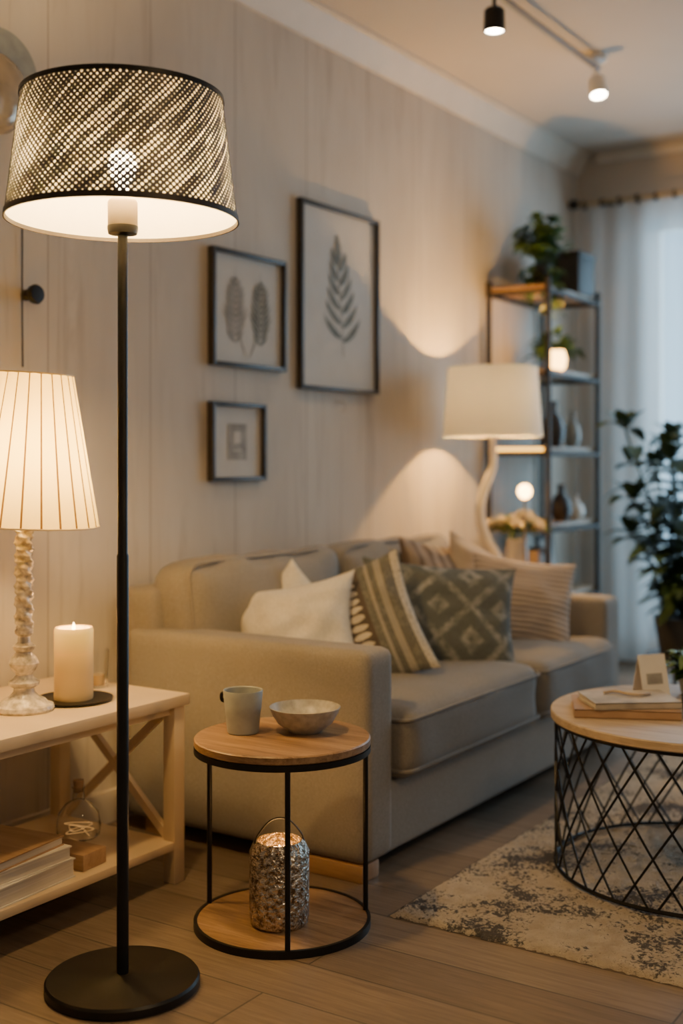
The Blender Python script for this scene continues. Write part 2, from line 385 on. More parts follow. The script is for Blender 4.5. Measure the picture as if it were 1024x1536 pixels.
for a in (0,2*math.pi/3,4*math.pi/3): a_tube(bm,[(.02*math.cos(a),.02*math.sin(a),1.84),(.207*math.cos(a),.207*math.sin(a),1.85)],.002,6)
a_tube(bm,circle(.02,1.84,20),.002,6,closed=True); fin(bm,'spider',M_black,shade)
WARM=(1,.50,.10)
plight('floor_lamp_light',(0,0,1.712),105,(1,.60,.20),.045,fl)

# ------------------------------------------------------------------ side table
TX,TY=-1.685,2.301
st=thing('side_table','round oak side table with black metal frame','side table',(TX,TY,0))
bm=BM(); a_lathe(bm,[(0,.426),(.206,.426),(.209,.429),(.209,.443),(.206,.446),(0,.446)],96); fin(bm,'table_top',M_wtab,st)
def ringband(bm,r0,r1,z0,z1): a_lathe(bm,[(r1,z0),(r1,z1),(r0,z1),(r0,z0),(r1,z0)],96)
bm=BM(); a_lathe(bm,[(.2095,.412),(.2095,.4255),(.196,.4255),(.196,.412),(.2095,.412)],96); fin(bm,'top_rim',M_black,st)
bm=BM(); ringband(bm,.2015,.2095,0,.018); fin(bm,'base_ring',M_black,st)
bm=BM(); a_lathe(bm,[(0,.004),(.201,.004),(.201,.016),(0,.016)],96); fin(bm,'lower_shelf',M_wtab,st)
thv=R(33.4); Fv=Vector((-math.sin(thv),math.cos(thv),0)); Rv=Vector((math.cos(thv),math.sin(thv),0))
def leg(a):
    dr=Rv*math.sin(R(a))-Fv*math.cos(R(a)); bm=BM(); q=dr*.2035
    a_tube(bm,[(q.x,q.y,.012),(q.x,q.y,.415)],.0062,12); fin(bm,'leg',M_black,st)
for a in (6,-116,103): leg(a)
mg=thing('mug','tapered grey stoneware mug with small dark handle','mug',(-1.783,2.275,.446))
bm=BM(); a_lathe(bm,[(0,0),(.035,0),(.038,.003),(.043,.05),(.0480,.101),(.047,.103),(.0445,.101),(.040,.05),(.034,.01),(0,.008)],48); fin(bm,'cup_body',M_grey,mg)
bm=BM(); pts=cat([(.045,0,.093),(.050,0,.094),(.052,0,.087),(.050,0,.078),(.043,0,.075)],6); a_tube(bm,pts,.0045,10); fin(bm,'handle',M_black,mg,rot=(0,0,R(213)))
bm=BM(); a_lathe(bm,[(0,0),(.038,0),(.042,.004),(.066,.022),(.080,.045),(.086,.060),(.0845,.061),(.078,.046),(.063,.027),(.03,.012),(0,.010)],64)
o=fin(bm,'bowl',M_bowl,None,(-1.665,2.365,.446)); tag(o,'shallow grey speckled ceramic bowl on side table','bowl')
# mercury jar
M_merc,nt,out=newmat('mercury_glass'); p=princ(nt,out,.26,.95)
v=coords(nt); vo=noise_(nt,v,75,3,.7); v2=noise_(nt,v,95,2,.5); msk=ramp(nt,vo,.38,.56)
nt.links.new(mixc(nt,msk,(.17,.12,.075),(.74,.68,.59)),p.inputs['Base Color']); bump(nt,p,v2,.9,.010)
jr=thing('candle_jar','hammered mercury glass candle jar with wire handle','candle holder',(-1.668,2.265,.016))
bm=BM(); a_lathe(bm,[(0,0),(.060,0),(.068,.008),(.070,.02),(.070,.170),(.062,.188),(.054,.196),(.051,.196),(.058,.186),(.065,.168),(.065,.012),(0,.010)],64); fin(bm,'jar_body',M_merc,jr)
M_jwax=mat('jar_wax',(.6,.4,.2),.6,emit=(1,.42,.06),es=1.5)
bm=BM(); a_lathe(bm,[(0,.0),(.048,0),(.048,.13),(.044,.138),(0,.135)],32); fin(bm,'candle',M_jwax,jr,(0,0,.012))
bm=BM(); a_lathe(bm,[(0,0),(.006,.006),(.005,.018),(0,.034)],12); fin(bm,'flame',M_flame,jr,(0,0,.150))
bm=BM(); a_tube(bm,cat([(-.06,0,.186),(-.05,0,.21),(-.025,0,.238),(0,0,.246),(.025,0,.238),(.05,0,.21),(.06,0,.186)],5),.002,8); fin(bm,'wire_handle',M_black,jr,rot=(0,0,R(45)))
plight('jar_candle_light',(0,0,.215),.8,(1,.5,.15),.01,jr)

# ------------------------------------------------------------------ sofa
so=thing('sofa','grey taupe fabric two-seat sofa with loose cushions','sofa',(0,0,0))
def rb(name,x0,x1,y0,y1,z0,z1,r,m,parent,bulge=0,axis=2,cuts=15,wr=0,rot=(0,0,0),sag=0,endb=0):
    bm=BM(); a_rbox(bm,(x1-x0,y1-y0,z1-z0),r,(0,0,0),bulge,axis,cuts,wr=wr,sag=sag,endb=endb)
    return fin(bm,name,m,parent,((x0+x1)/2,(y0+y1)/2,(z0+z1)/2),rot,angle=80)
rb('base',-2.52,-1.665,2.70,4.42,.045,.235,.012,M_sofa,so)
rb('arm',-2.50,-1.65,2.62,2.765,.045,.602,.030,M_sofa,so,bulge=.004,axis=1)
rb('arm',-2.50,-1.665,4.335,4.50,.045,.575,.030,M_sofa,so,bulge=.004,axis=1)
rb('backrest',-2.56,-2.40,2.64,4.46,.045,.72,.035,M_sofa,so)
def rrpath(x0,x1,y0,y1,z,r,n=6):
    P=[]
    for cx,cy,a0 in ((x1-r,y1-r,0),(x0+r,y1-r,90),(x0+r,y0+r,180),(x1-r,y0+r,270)):
        for i in range(n+1): a=R(a0+90*i/n); P.append((cx+r*math.cos(a),cy+r*math.sin(a),z))
    return P
for y0,y1 in ((2.772,3.655),(3.660,4.33)):
    c1=rb('seat_cushion',-2.38,-1.615,y0,y1,.232,.43,.055,M_sofac,so,bulge=.022,wr=.010)
    for z in (.400,.262):
        bm=BM(); a_tube(bm,rrpath(-2.372,-1.618,y0+.004,y1-.004,z,.035),.0055,6,closed=True); fin(bm,'piping',M_sofac,c1,(.5*(2.38+1.615),-.5*(y0+y1),-.331))
for y0,y1,zt in ((2.70,3.515,.79),(3.525,4.33,.79)):
    b_=rb('back_cushion',-2.47,-2.29,y0,y1,.43,zt,.06,M_sofa,so,bulge=.045,axis=0,wr=.016,rot=(0,R(-7),0),endb=.014)
    bm=BM(); h=(y1-y0)/2-.012; P=[(.064,a,b) for a,b,_ in rrpath(-h,h,-.174,.174,0,.055)]; a_tube(bm,P,.0045,6,closed=True); fin(bm,'piping',M_sofa,b_,(.006,0,0))
for x,y,sx_,sy_ in ((-1.80,2.665,.27,.085),(-2.40,2.68,.08,.07),(-1.75,4.42,.07,.07),(-2.40,4.42,.07,.07)):
    bm=BM(); a_box(bm,(sx_,sy_,.045),(0,0,.0225),bev=.004); fin(bm,'leg',M_wleg,so,(x,y,0))

# pillows ------------------------------------------------
M_pwhite=fabric('white_linen',(.84,.80,.72),.05,350,.2)
M_ptas,nt,out=newmat('striped_boho_fabric'); p=princ(nt,out,.95); u,v_=uvsep(nt)
nz=noise_(nt,coords(nt),120,3,.7); nl=noise_(nt,coords(nt),30,3,.7)
c=mixc(nt,nz,(.09,.09,.08),(.19,.185,.16))
c=mixc(nt,math_(nt,'MULTIPLY',ramp(nt,nl,.5,.6),.35),c,(.27,.26,.22))
def band(c0,hw): return math_(nt,'LESS_THAN',math_(nt,'ABSOLUTE',math_(nt,'SUBTRACT',u,c0)),hw)
blob=math_(nt,'LESS_THAN',math_(nt,'SQRT',math_(nt,'ADD',math_(nt,'POWER',math_(nt,'MULTIPLY',math_(nt,'SUBTRACT',u,.50),9),2),math_(nt,'POWER',math_(nt,'MULTIPLY',math_(nt,'SUBTRACT',math_(nt,'FRACT',math_(nt,'MULTIPLY',v_,13)),.5),1.9),2))),math_(nt,'ADD',.45,math_(nt,'MULTIPLY',nz,.5)))
c=mixc(nt,band(.50,.12),c,(.10,.08,.065)); c=mixc(nt,blob,c,(.62,.55,.44))
for c0,hw in ((.70,.016),(.30,.016),(.80,.03)): c=mixc(nt,math_(nt,'MULTIPLY',band(c0,hw),.7),c,(.40,.37,.31))
c=mixc(nt,math_(nt,'MULTIPLY',band(.96,.035),ramp(nt,nz,.25,.5)),c,(.56,.51,.42))
nt.links.new(c,p.inputs['Base Color']); bump(nt,p,math_(nt,'ADD',nz,math_(nt,'MULTIPLY',blob,2)),.8,.006)
M_pdia,nt,out=newmat('diamond_kilim_fabric'); p=princ(nt,out,.95); u,v_=uvsep(nt)
nz=noise_(nt,coords(nt),90,3,.7)
a=math_(nt,'PINGPONG',math_(nt,'MULTIPLY',u,2.2),.5); b_=math_(nt,'PINGPONG',math_(nt,'ADD',math_(nt,'MULTIPLY',v_,1.6),.1),.5)
dd=math_(nt,'ADD',a,b_); rr=math_(nt,'FRACT',math_(nt,'MULTIPLY',math_(nt,'ADD',dd,math_(nt,'MULTIPLY',nz,.18)),2.6))
ln=ramp(nt,math_(nt,'ABSOLUTE',math_(nt,'SUBTRACT',rr,.5)),.22,.12); rl=noise_(nt,coords(nt),24,4,.7)
c=mixc(nt,nz,(.07,.08,.078),(.155,.168,.16)); c=mixc(nt,math_(nt,'MULTIPLY',ln,ramp(nt,rl,.36,.64)),c,(.35,.35,.325))
nt.links.new(c,p.inputs['Base Color']); bump(nt,p,nz,.5,.003)
M_prib,nt,out=newmat('ribbed_cream_fabric'); p=princ(nt,out,.95); u,v_=uvsep(nt)
w=math_(nt,'PINGPONG',math_(nt,'MULTIPLY',v_,18),.5)
nt.links.new(mixc(nt,ramp(nt,w,.08,.28),(.25,.19,.15),(.62,.53,.45)),p.inputs['Base Color']); bump(nt,p,w,.8,.012)
M_pbr,nt,out=newmat('brown_striped_cotton'); p=princ(nt,out,.95); u,v_=uvsep(nt)
w=math_(nt,'PINGPONG',math_(nt,'MULTIPLY',u,7),.5)
nt.links.new(mixc(nt,ramp(nt,w,.15,.22),(.17,.12,.085),(.33,.26,.20)),p.inputs['Base Color'])
M_pcr=fabric('cream_cotton',(.56,.46,.34),.08,300,.3)
pillow('throw_pillow',.40,.38,.15,M_pbr,'brown striped throw pillow against the sofa back',(-2.20,4.00,.605),(R(-14),R(8),R(80)),seed=4)
pillow('throw_pillow',.40,.38,.15,M_pcr,'plain cream throw pillow tucked in sofa corner',(-2.10,4.17,.585),(R(-18),R(24),R(66)),seed=6)
pillow('throw_pillow',.40,.38,.15,M_prib,'cream ribbed throw pillow beside the far arm',(-1.90,4.10,.555),(R(-20),R(8),R(36)),seed=2,wr=.005)
pillow('throw_pillow',.54,.39,.17,M_pdia,'grey green kilim diamond pattern throw pillow',(-1.95,3.56,.57),(R(-24),R(5),R(40)),seed=1)
pillow('throw_pillow',.39,.42,.16,M_ptas,'dark boho throw pillow with cream tufted stripes',(-2.02,3.17,.575),(R(-28),R(-20),R(34)),seed=3)
pillow('throw_pillow',.31,.31,.11,M_pwhite,'off-white linen pillow behind the front white pillow',(-2.24,3.12,.565),(R(-12),R(44),R(36)),seed=9)
pillow('throw_pillow',.42,.36,.22,M_pwhite,'plump white linen throw pillow by the near arm',(-2.14,2.985,.565),(R(-26),R(-10),R(28)),seed=5,pinch=.17,wr=.008)

# ------------------------------------------------------------------ console table
cx0,cx1,cy0,cy1=-2.53,-2.07,1.25,2.395; H=.49
ct=thing('console_table','cream painted wooden console table with crossed end braces','console table',(0,0,0))
bm=BM(); a_box(bm,(cx1-cx0+.02,cy1-cy0+.02,.03),((cx0+cx1)/2,(cy0+cy1)/2,H-.015),bev=.004); fin(bm,'table_top',M_cream,ct)
for x in (cx1-.025,cx0+.025):
    bm=BM(); a_box(bm,(.02,cy1-cy0-.08,.022),(x,(cy0+cy1)/2,H-.041),bev=.002); fin(bm,'apron',M_cream,ct)
for x in (cx0+.02,cx1-.02):
    for y in (cy0+.02,cy1-.02):
        bm=BM(); a_box(bm,(.04,.04,H-.03),(x,y,(H-.03)/2),bev=.003); fin(bm,'leg',M_cream,ct)
bm=BM(); a_box(bm,(cx1-cx0-.005,cy1-cy0-.045,.022),((cx0+cx1)/2,(cy0+cy1)/2,.099),bev=.003); fin(bm,'lower_shelf',M_cream,ct)
for y in (cy0+.02,cy1-.02):
    ww=cx1-cx0-.08; hh=.335; ang=math.atan2(hh,ww); LL=math.hypot(ww,hh)
    for s in (1,-1):
        bm=BM(); a_box(bm,(LL,.014+.002*s,.022),((cx0+cx1)/2,y,.11+hh/2+.005),(0,s*ang,0)); fin(bm,'cross_brace',M_cream,ct)

# table lamp (pleated)
tl=thing('table_lamp','cream pleated shade lamp on twisted white candlestick base','table lamp',(-2.258,2.018,H),)
M_tw=mat('whitewashed_turned_wood',(.66,.60,.50),.25,var=.45,scale=60,bmp=.9,bscale=110)
bm=BM(); a_lathe(bm,[(0,0),(.070,0),(.073,.006),(.070,.014),(.058,.018),(.052,.026),(.036,.034),(.026,.045),(.024,.055),(.036,.062),(.038,.070),(.026,.078),(.020,.088),(.030,.10),(.036,.115),(.030,.130),(.018,.142),(.026,.150),(.027,.157),(.016,.165),(.014,.18),(.022,.188),(.022,.195),(.013,.205),(0,.206)],48); fin(bm,'lamp_base',M_tw,tl)
bm=BM(); a_lathe(bm,[(.001,.20)]+[(.0195,.20+.26*i/130) for i in range(131)]+[(.001,.465)],40,mod=lambda a,z:1+.20*math.cos(3*a+z*170)+.07*math.sin(z*420)); fin(bm,'twisted_column',M_tw,tl,angle=80)
bm=BM(); a_lathe(bm,[(.012,.46),(.012,.56),(0,.56)],16); fin(bm,'socket',M_brass,tl)
M_pl,nt,out=newmat('pleated_shade_fabric'); u,v_=uvsep(nt)
ln=math_(nt,'LESS_THAN',math_(nt,'FRACT',math_(nt,'MULTIPLY',u,24)),.11)
cc=mixc(nt,ln,(.92,.74,.26),(.12,.065,.022)); d=N(nt,'ShaderNodeBsdfDiffuse'); t=N(nt,'ShaderNodeBsdfTranslucent'); nt.links.new(cc,d.inputs[0]); nt.links.new(cc,t.inputs[0])
mx=N(nt,'ShaderNodeMixShader'); mx.inputs[0].default_value=.48; nt.links.new(d.outputs[0],mx.inputs[1]); nt.links.new(t.outputs[0],mx.inputs[2])
nt.links.new(mx.outputs[0],out.inputs[0])
bm=BM(); a_lathe(bm,[(.178-(.178-.100)*i/6,.365*i/6) for i in range(7)],240,uv=True,mod=lambda a,z:1+.018*abs(math.sin(12*a)))
ps=fin(bm,'lamp_shade',M_pl,tl,(0,0,.455),(R(-1),R(3),0),angle=80)
bm=BM(); a_tube(bm,circle(.180,0,80),.002,6,closed=True); fin(bm,'shade_rim',M_cream,ps)
bm=BM(); a_tube(bm,circle(.101,.365,80),.002,6,closed=True); fin(bm,'shade_rim',M_brass,ps)
bm=BM(); a_lathe(bm,[(0,0),(.012,.005),(.022,.04),(.024,.055),(.018,.075),(0,.082)],24); fin(bm,'bulb',M_bulb,tl,(0,0,.56))
plight('table_lamp_light',(0,0,.61),30,(1,.56,.15),.04,tl)

# candle on plate
bm=BM(); a_lathe(bm,[(0,0),(.085,0),(.097,.004),(.098,.008),(.092,.007),(.08,.005),(0,.005)],64); o=fin(bm,'candle_plate',M_black,None,(-2.243,2.168,H)); tag(o,'thin black round plate under pillar candle','plate')
pc=thing('pillar_candle','thick cream pillar candle burning on black plate','candle',(-2.243,2.168,H+.005))
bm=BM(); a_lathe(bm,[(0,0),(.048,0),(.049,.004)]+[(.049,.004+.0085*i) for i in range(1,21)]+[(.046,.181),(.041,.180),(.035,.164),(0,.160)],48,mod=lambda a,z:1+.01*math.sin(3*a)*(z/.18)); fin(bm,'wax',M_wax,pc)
bm=BM(); a_lathe(bm,[(0,.1635),(.036,.1675),(.0405,.1795)],32); fin(bm,'melted_wax',M_waxtop,pc)
bm=BM(); a_tube(bm,[(0,0,.162),(.001,0,.176)],.0015,6); fin(bm,'wick',M_black,pc)
bm=BM(); a_lathe(bm,[(0,0),(.005,.005),(.004,.012),(0,.022)],12); fin(bm,'flame',M_flame,pc,(0,0,.172))
plight('candle_light',(0,0,.22),.9,(1,.5,.15),.01,pc)
gv=thing('glass_votive','small clear glass votive holding tea light','candle holder',(-2.32,2.33,H))
bm=BM(); a_lathe(bm,[(0,0),(.026,0),(.028,.005),(.026,.03),(.03,.10),(.028,.10),(.024,.03),(.02,.008),(0,.008)],32); fin(bm,'glass_cup',M_glass,gv)
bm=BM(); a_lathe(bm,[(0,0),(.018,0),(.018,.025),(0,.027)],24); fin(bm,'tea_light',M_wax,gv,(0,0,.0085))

# lower shelf items
SZ=.1105
def book(name,label,cat_,size,loc,rz,cover,pages,group=None):
    t=thing(name,label,cat_,loc,(0,0,rz),group); w,d,h=size
    bm=BM(); a_box(bm,(w-.008,d-.006,h-.006),(0,0,h/2)); fin(bm,'pages',pages,t)
    bm=BM(); a_box(bm,(w,d,.003),(0,0,.0015)); a_box(bm,(w,d,.003),(0,0,h-.0015)); a_box(bm,(w,.003,h),(0,-d/2+.0015,h/2)); fin(bm,'cover',cover,t,smooth=False); return t
M_pages=mat('book_pages',(.6,.55,.47),.8,var=.15,scale=4,stretch=(1,1,90))
M_bk1=mat('white_book_cover',(.62,.58,.52),.5); M_bk2=wood('brown_book_cover',(.28,.16,.08),(.42,.27,.15),0); M_bk3=mat('tan_cover',(.36,.23,.14),.5,var=.25,scale=8); M_bk4=mat('worn_grey_cover',(.42,.38,.33),.6,var=.3,scale=14)
book('book','thick white hardcover book on the lower shelf','book',(.23,.33,.045),(-2.20,1.86,SZ),R(4),M_bk1,M_pages,'books on the console shelf')
book('book','white hardcover book stacked on another book','book',(.22,.31,.033),(-2.20,1.86,SZ+.045),R(1),M_bk1,M_pages,'books on the console shelf')
book('book','brown wood-toned book on top of the stack','book',(.21,.29,.022),(-2.20,1.855,SZ+.078),R(7),M_bk2,M_pages,'books on the console shelf')
bm=BM(); a_box(bm,(.13,.085,.040),(0,0,.020),bev=.003); o=fin(bm,'wooden_box',M_bk2,None,(-2.17,2.10,SZ),(0,0,R(5))); tag(o,'small brown wooden box beside the books','box')
gb=thing('glass_bottle','round clear glass bottle with faint warm string lights','bottle',(-2.31,2.25,SZ))
bm=BM(); a_lathe(bm,[(0,0),(.046,0),(.056,.008),(.058,.03),(.052,.065),(.034,.088),(.016,.098),(.014,.125),(.017,.130),(.015,.130),(.0125,.125),(.014,.098),(.032,.086),(.050,.063),(.056,.03),(.052,.008),(0,.004)],40); fin(bm,'bottle_glass',M_glass,gb)
bm=BM(); a_lathe(bm,[(0,.118),(.012,.118),(.014,.150),(0,.152)],16); fin(bm,'cork',M_wtab,gb)
M_fairy=emis('fairy_glow',(1,.5,.15),1)
bm=BM(); a_tube(bm,cat([(.04*math.cos(i*2.3),.04*math.sin(i*2.3),.010+.03*i/9) for i in range(9)],5),.0005,5); fin(bm,'string_light',M_fairy,gb)

# ------------------------------------------------------------------ framed art
def frame(yc,zc,w,h,label,art,fw=.014):
    t=thing('picture_frame',label,'framed picture',(WX,yc,zc),group='framed botanical prints on the wall')
    bm=BM(); a_box(bm,(.028,fw,h),(.015,-w/2+fw/2,0),bev=.002); a_box(bm,(.028,fw,h),(.015,w/2-fw/2,0),bev=.002)
    a_box(bm,(.028,w-2*fw,fw),(.015,0,-h/2+fw/2),bev=.002); a_box(bm,(.028,w-2*fw,fw),(.015,0,h/2-fw/2),bev=.002); fin(bm,'frame',M_frame,t)
    bm=BM(); a_box(bm,(.008,w-2*fw,h-2*fw),(.006,0,0)); fin(bm,'paper',M_paper,t)
    for bm,m in art(): fin(bm,'print',m,t,(.0115,0,0),smooth=False)
def art_sprig():
    bm=BM()
    def sy(z): return .03-.10*(z+.22)
    for i in range(24):
        z=-.22+.40*i/24; a_flat(bm,sy(z),z,R(97),.022,.005,0,3)
    for i in range(6):
        z=-.16+.055*i; L=.165-.014*i
        a_flat(bm,sy(z),z,R(22+i*4),L,.030,.0003*i,10,R(38)); a_flat(bm,sy(z)-.002,z+.015,R(164-i*4),L*.95,.030,.0003*i,10,R(-38))
    a_flat(bm,sy(.14),.14,R(96),.12,.036,.003)
    return [(bm,M_ink)]
def art_ferns():
    out=[]
    for sgn,m in ((-1,M_ink2),(1,M_ink)):
        bm=BM(); y0=sgn*.072
        a_flat(bm,sgn*.004,-.165,R(90-sgn*38),.11,.005,0,6,R(sgn*34)); a_flat(bm,y0,-.10,R(90),.25,.005,.0002)
        for i in range(11):
            t=i/10; z=-.115+.215*t; L=(.098*(1-t)**.6*(.55+.45*min(1,t*4))+.014)*random.uniform(.85,1.1)
            for s in (1,-1): a_flat(bm,y0,z,R(90-s*52),L,.0135,.0002*i,6,R(s*14))
        out.append((bm,m))
    return out
def art_card():
    a=BM(); a_box(a,(.001,.105,.125)); b=BM(); a_box(b,(.001,.035,.04),(.0012,0,.015)); a_box(b,(.001,.05,.004),(.0012,0,-.03))
    return [(a,M_ink2),(b,M_paper)]
frame((3.636+4.186)/2,1.722,.55,.71,'tall black framed print of grey leaf sprig',art_sprig)
frame((3.123+3.54)/2,1.621,.417,.40,'square black framed print of two grey ferns',art_ferns)
frame((3.12+3.419)/2,1.163,.30,.27,'small black framed print with grey rectangle',art_card)

bm=BM(); a_lathe(bm,[(0,0),(.016,0),(.016,.012),(.012,.016),(.012,.03),(.026,.034),(.028,.045),(.024,.052),(0,.054)],32); o=fin(bm,'wall_hook',M_black,None,(WX,2.328,1.563),(0,R(90),0)); tag(o,'round black hook mounted on panelled wall','wall hook')
wp=thing('wall_sconce','unlit round wall light with brass disc and cord','wall light',(WX,2.24,2.16))
bm=BM(); a_lathe(bm,[(0,0),(.125,0),(.13,.004),(.125,.012),(.08,.010),(0,.010)],64); fin(bm,'backplate',M_grey,wp,rot=(0,R(90),0))
bm=BM(); a_lathe(bm,[(0,.012),(.09,.012),(.108,.026),(.112,.045),(.10,.068),(.065,.085),(0,.092)],64); fin(bm,'glass_dome',mat('smoky_dome',(.40,.33,.24),.15,.3,var=.35,scale=8),wp,(0,-.06,-.07),(0,R(90),0))
bm=BM(); a_tube(bm,cat([(.008,.072,-.13),(.008,.071,-.35),(.008,.070,-.60),(.008,.072,-.80)],5),.0025,6); fin(bm,'cord',M_frame,wp)
bm=BM(); a_tube(bm,cat([(0,0,.02),(.02,0,.015),(.026,0,-.005),(.018,0,-.02),(.008,0,-.015)],5),.003,6); a_tube(bm,[(.003,-.03,.02),(.003,.03,.02)],.003,6); o=fin(bm,'wall_hook',M_trim,None,(WX+.003,3.93,1.31)); tag(o,'tiny pale hook on the panelled wall','wall hook')

# ------------------------------------------------------------------ coffee table
CX,CY,CZ0=-.959,3.188,.0145; r=.388
cf=thing('coffee_table','round coffee table with black diamond wire drum base','coffee table',(CX,CY,CZ0))
bm=BM(); a_lathe(bm,[(0,.393),(r+.002,.393),(r+.005,.396),(r+.005,.413),(r+.002,.416),(0,.416)],128); fin(bm,'table_top',M_wpale,cf)
bm=BM(); nst=26
for s in (1,-1):
    for i in range(nst):
        a0=2*math.pi*i/nst; P=[]
        for k in range(15):
            t=k/14; a=a0+s*(t-.5)*R(38); P.append(((r-.008)*math.cos(a),(r-.008)*math.sin(a),.008+.378*t))
        a_tube(bm,P,.0031,6)
for z in (.006,.388): a_tube(bm,circle(r-.008,z,96),.0055,8,closed=True)
fin(bm,'wire_base',M_black,cf)
TZ=CZ0+.4165
book('book','worn tan hardcover book lying on the coffee table','book',(.27,.20,.022),(-1.13,3.08,TZ),R(25),M_bk3,M_pages,'books on the coffee table')
book('book','worn grey book stacked on a tan book','book',(.23,.17,.018),(-1.12,3.085,TZ+.022),R(38),M_bk4,M_pages,'books on the coffee table')
bm=BM(); a_tube(bm,cat([(-.06,0,.004),(-.03,.015,.006),(0,-.01,.006),(.03,-.02,.006),(.06,.015,.004)],5),.004,6); o=fin(bm,'wooden_ornament',M_wpale,None,(-1.13,3.10,TZ+.0405),(0,0,R(20))); tag(o,'small curved wooden ornament lying on the book','ornament')
cd=thing('greeting_card','folded white printed card standing on coffee table','card',(-1.125,3.275,TZ),(0,0,R(52)))
bm=BM(); a_box(bm,(.085,.0015,.13),(0,-.018,.064),(R(-15),0,0)); fin(bm,'card_front',M_white,cd,smooth=False)
bm=BM(); a_box(bm,(.085,.0015,.13),(0,.014,.064),(R(15),0,0)); fin(bm,'card_back',M_white,cd,smooth=False)
bm=BM(); a_box(bm,(.05,.001,.03),(0,-.0195,.061),(R(-15),0,0)); fin(bm,'card_print',M_ink2,cd,smooth=False)
M_dgl=mat('dark_glass',(.05,.03,.02),.1,**{'Transmission Weight':.4})
bm=BM(); a_lathe(bm,[(0,0),(.025,0),(.03,.05),(.028,.05),(.023,.006),(0,.006)],32); o=fin(bm,'drinking_glass',M_dgl,None,(-.965,3.14,TZ)); tag(o,'small dark tinted glass on coffee table','glass')
def potted(name,label,loc,pr,ph,build,m_leaf,potm=M_pot):
    t=thing(name,label,'plant',loc)
    bm=BM(); a_lathe(bm,[(0,0),(pr*.75,0),(pr*.8,.004),(pr,ph),(pr*.92,ph),(pr*.88,ph*.88),(0,ph*.88)],40); fin(bm,'pot',potm,t)
    bm=BM(); a_lathe(bm,[(0,ph*.9),(pr*.87,ph*.9)],24); fin(bm,'soil',M_soil,t)
    bm=BM(); build(bm,ph); fin(bm,'foliage',m_leaf,t,angle=180); return t
def bushy(n,L,sp,up=.6,W=.55,h0=0,tr=0):
    def f(bm,ph):
        for i in range(n):
            a=random.uniform(0,6.28); e=random.uniform(.15,1.4); rr=random.uniform(.2,1)*sp
            b=Vector((math.cos(a)*math.cos(e)*rr,math.sin(a)*math.cos(e)*rr,ph+h0+math.sin(e)*rr*up*1.6))
            if i%3==0: a_tube(bm,[(0,0,ph*.85),b*.5+Vector((0,0,ph*.4)),b],.0012,4)
            a_leaf(bm,b,(math.cos(a),math.sin(a),random.uniform(-.3,.8)),L*random.uniform(.6,1.1),L*W,random.uniform(.1,.6))
        for k in range(tr):
            a=random.uniform(0,6.28); x,y=math.cos(a)*sp*.8,math.sin(a)*sp*.8
            ln_=random.uniform(.1,.26); a_tube(bm,[(0,0,ph*.9),(x*.7,y*.7,ph*1.1),(x,y,ph*.7),(x,y,ph-ln_)],.0015,4)
            for q in range(int(ln_/.022)): a_leaf(bm,(x,y,ph*.8-q*.022),(math.cos(a+q*2),math.sin(a+q*2),-.2),L*.7,L*.5,.5)
    return f
potted('potted_plant','small leafy green plant in grey pot on table',(-1.05,3.425,TZ),.045,.05,bushy(110,.058,.075,.7),M_green,M_grey)

# ------------------------------------------------------------------ etagere
SX0,SX1,SY0,SY1=-2.585,-2.255,5.17,5.81
et=thing('shelf_unit','tall open shelf unit with black frame and oak boards','shelf',(0,0,0))
for x in (SX0+.012,SX1-.012):
    for y in (SY0+.012,SY1-.012):
        bm=BM(); a_box(bm,(.022,.022,1.95),(x,y,.975),bev=.002); fin(bm,'post',M_shelfm,et)
LV=[.12,.45,.79,1.15,1.52,1.91]
for z in LV:
    bm=BM(); a_box(bm,(SX1-SX0-.05,SY1-SY0-.004,.022),((SX0+SX1)/2,(SY0+SY1)/2,z),bev=.002); fin(bm,'shelf_board',M_wtab,et)
    for y in (SY0+.010,SY1-.010):
        bm=BM(); a_box(bm,(SX1-SX0-.05,.016,.018),((SX0+SX1)/2,y,z-.021)); fin(bm,'rail',M_shelfm,et)
    for x in (SX0+.010,SX1-.010):
        bm=BM(); a_box(bm,(.016,SY1-SY0-.05,.018),(x,(SY0+SY1)/2,z-.021)); fin(bm,'rail',M_shelfm,et)
bm=BM(); a_box(bm,(SX1-SX0-.06,.010,.016),((SX0+SX1)/2,SY0-.004,1.15)); fin(bm,'added_edge_glow',emis('edge_glow',(1,.50,.08),5),et)  # glowing strip added to brighten the near edge of this board
def onz(i): return LV[i]+.0112
potted('potted_plant','bushy trailing green pothos on top shelf',(-2.37,5.33,onz(5)),.055,.11,bushy(170,.075,.105,1.3,.7,.03,9),M_green)
bm=BM(); a_box(bm,(.20,.20,.185),(0,0,.0925),bev=.004); a_box(bm,(.21,.21,.03),(0,0,.195),bev=.004); o=fin(bm,'storage_box',M_pot,None,(-2.37,5.66,onz(5))); tag(o,'dark lidded storage box on the top shelf','box')
potted('potted_plant','small bright green plant on upper shelf',(-2.40,5.56,onz(4)),.05,.07,bushy(110,.08,.11,.8,.5,.0),M_green,M_white)
def votive(loc,s=1,label='glowing candle in glass holder on shelf'):
    t=thing('votive_candle',label,'candle',loc)
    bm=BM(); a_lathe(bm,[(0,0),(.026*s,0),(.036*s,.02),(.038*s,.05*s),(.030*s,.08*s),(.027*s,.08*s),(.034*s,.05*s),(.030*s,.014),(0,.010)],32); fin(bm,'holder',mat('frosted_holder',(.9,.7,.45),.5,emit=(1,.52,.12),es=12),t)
    bm=BM(); a_lathe(bm,[(0,0),(.008,.008),(.006,.02),(0,.04)],12); fin(bm,'flame',M_flame,t,(0,0,.05*s)); plight('votive_light',(0,0,.13*s),2.2,(1,.50,.13),.015,t)
votive((-2.30,5.36,onz(4)),1.15)
M_dark=mat('dark_ceramic',(.045,.035,.03),.35)
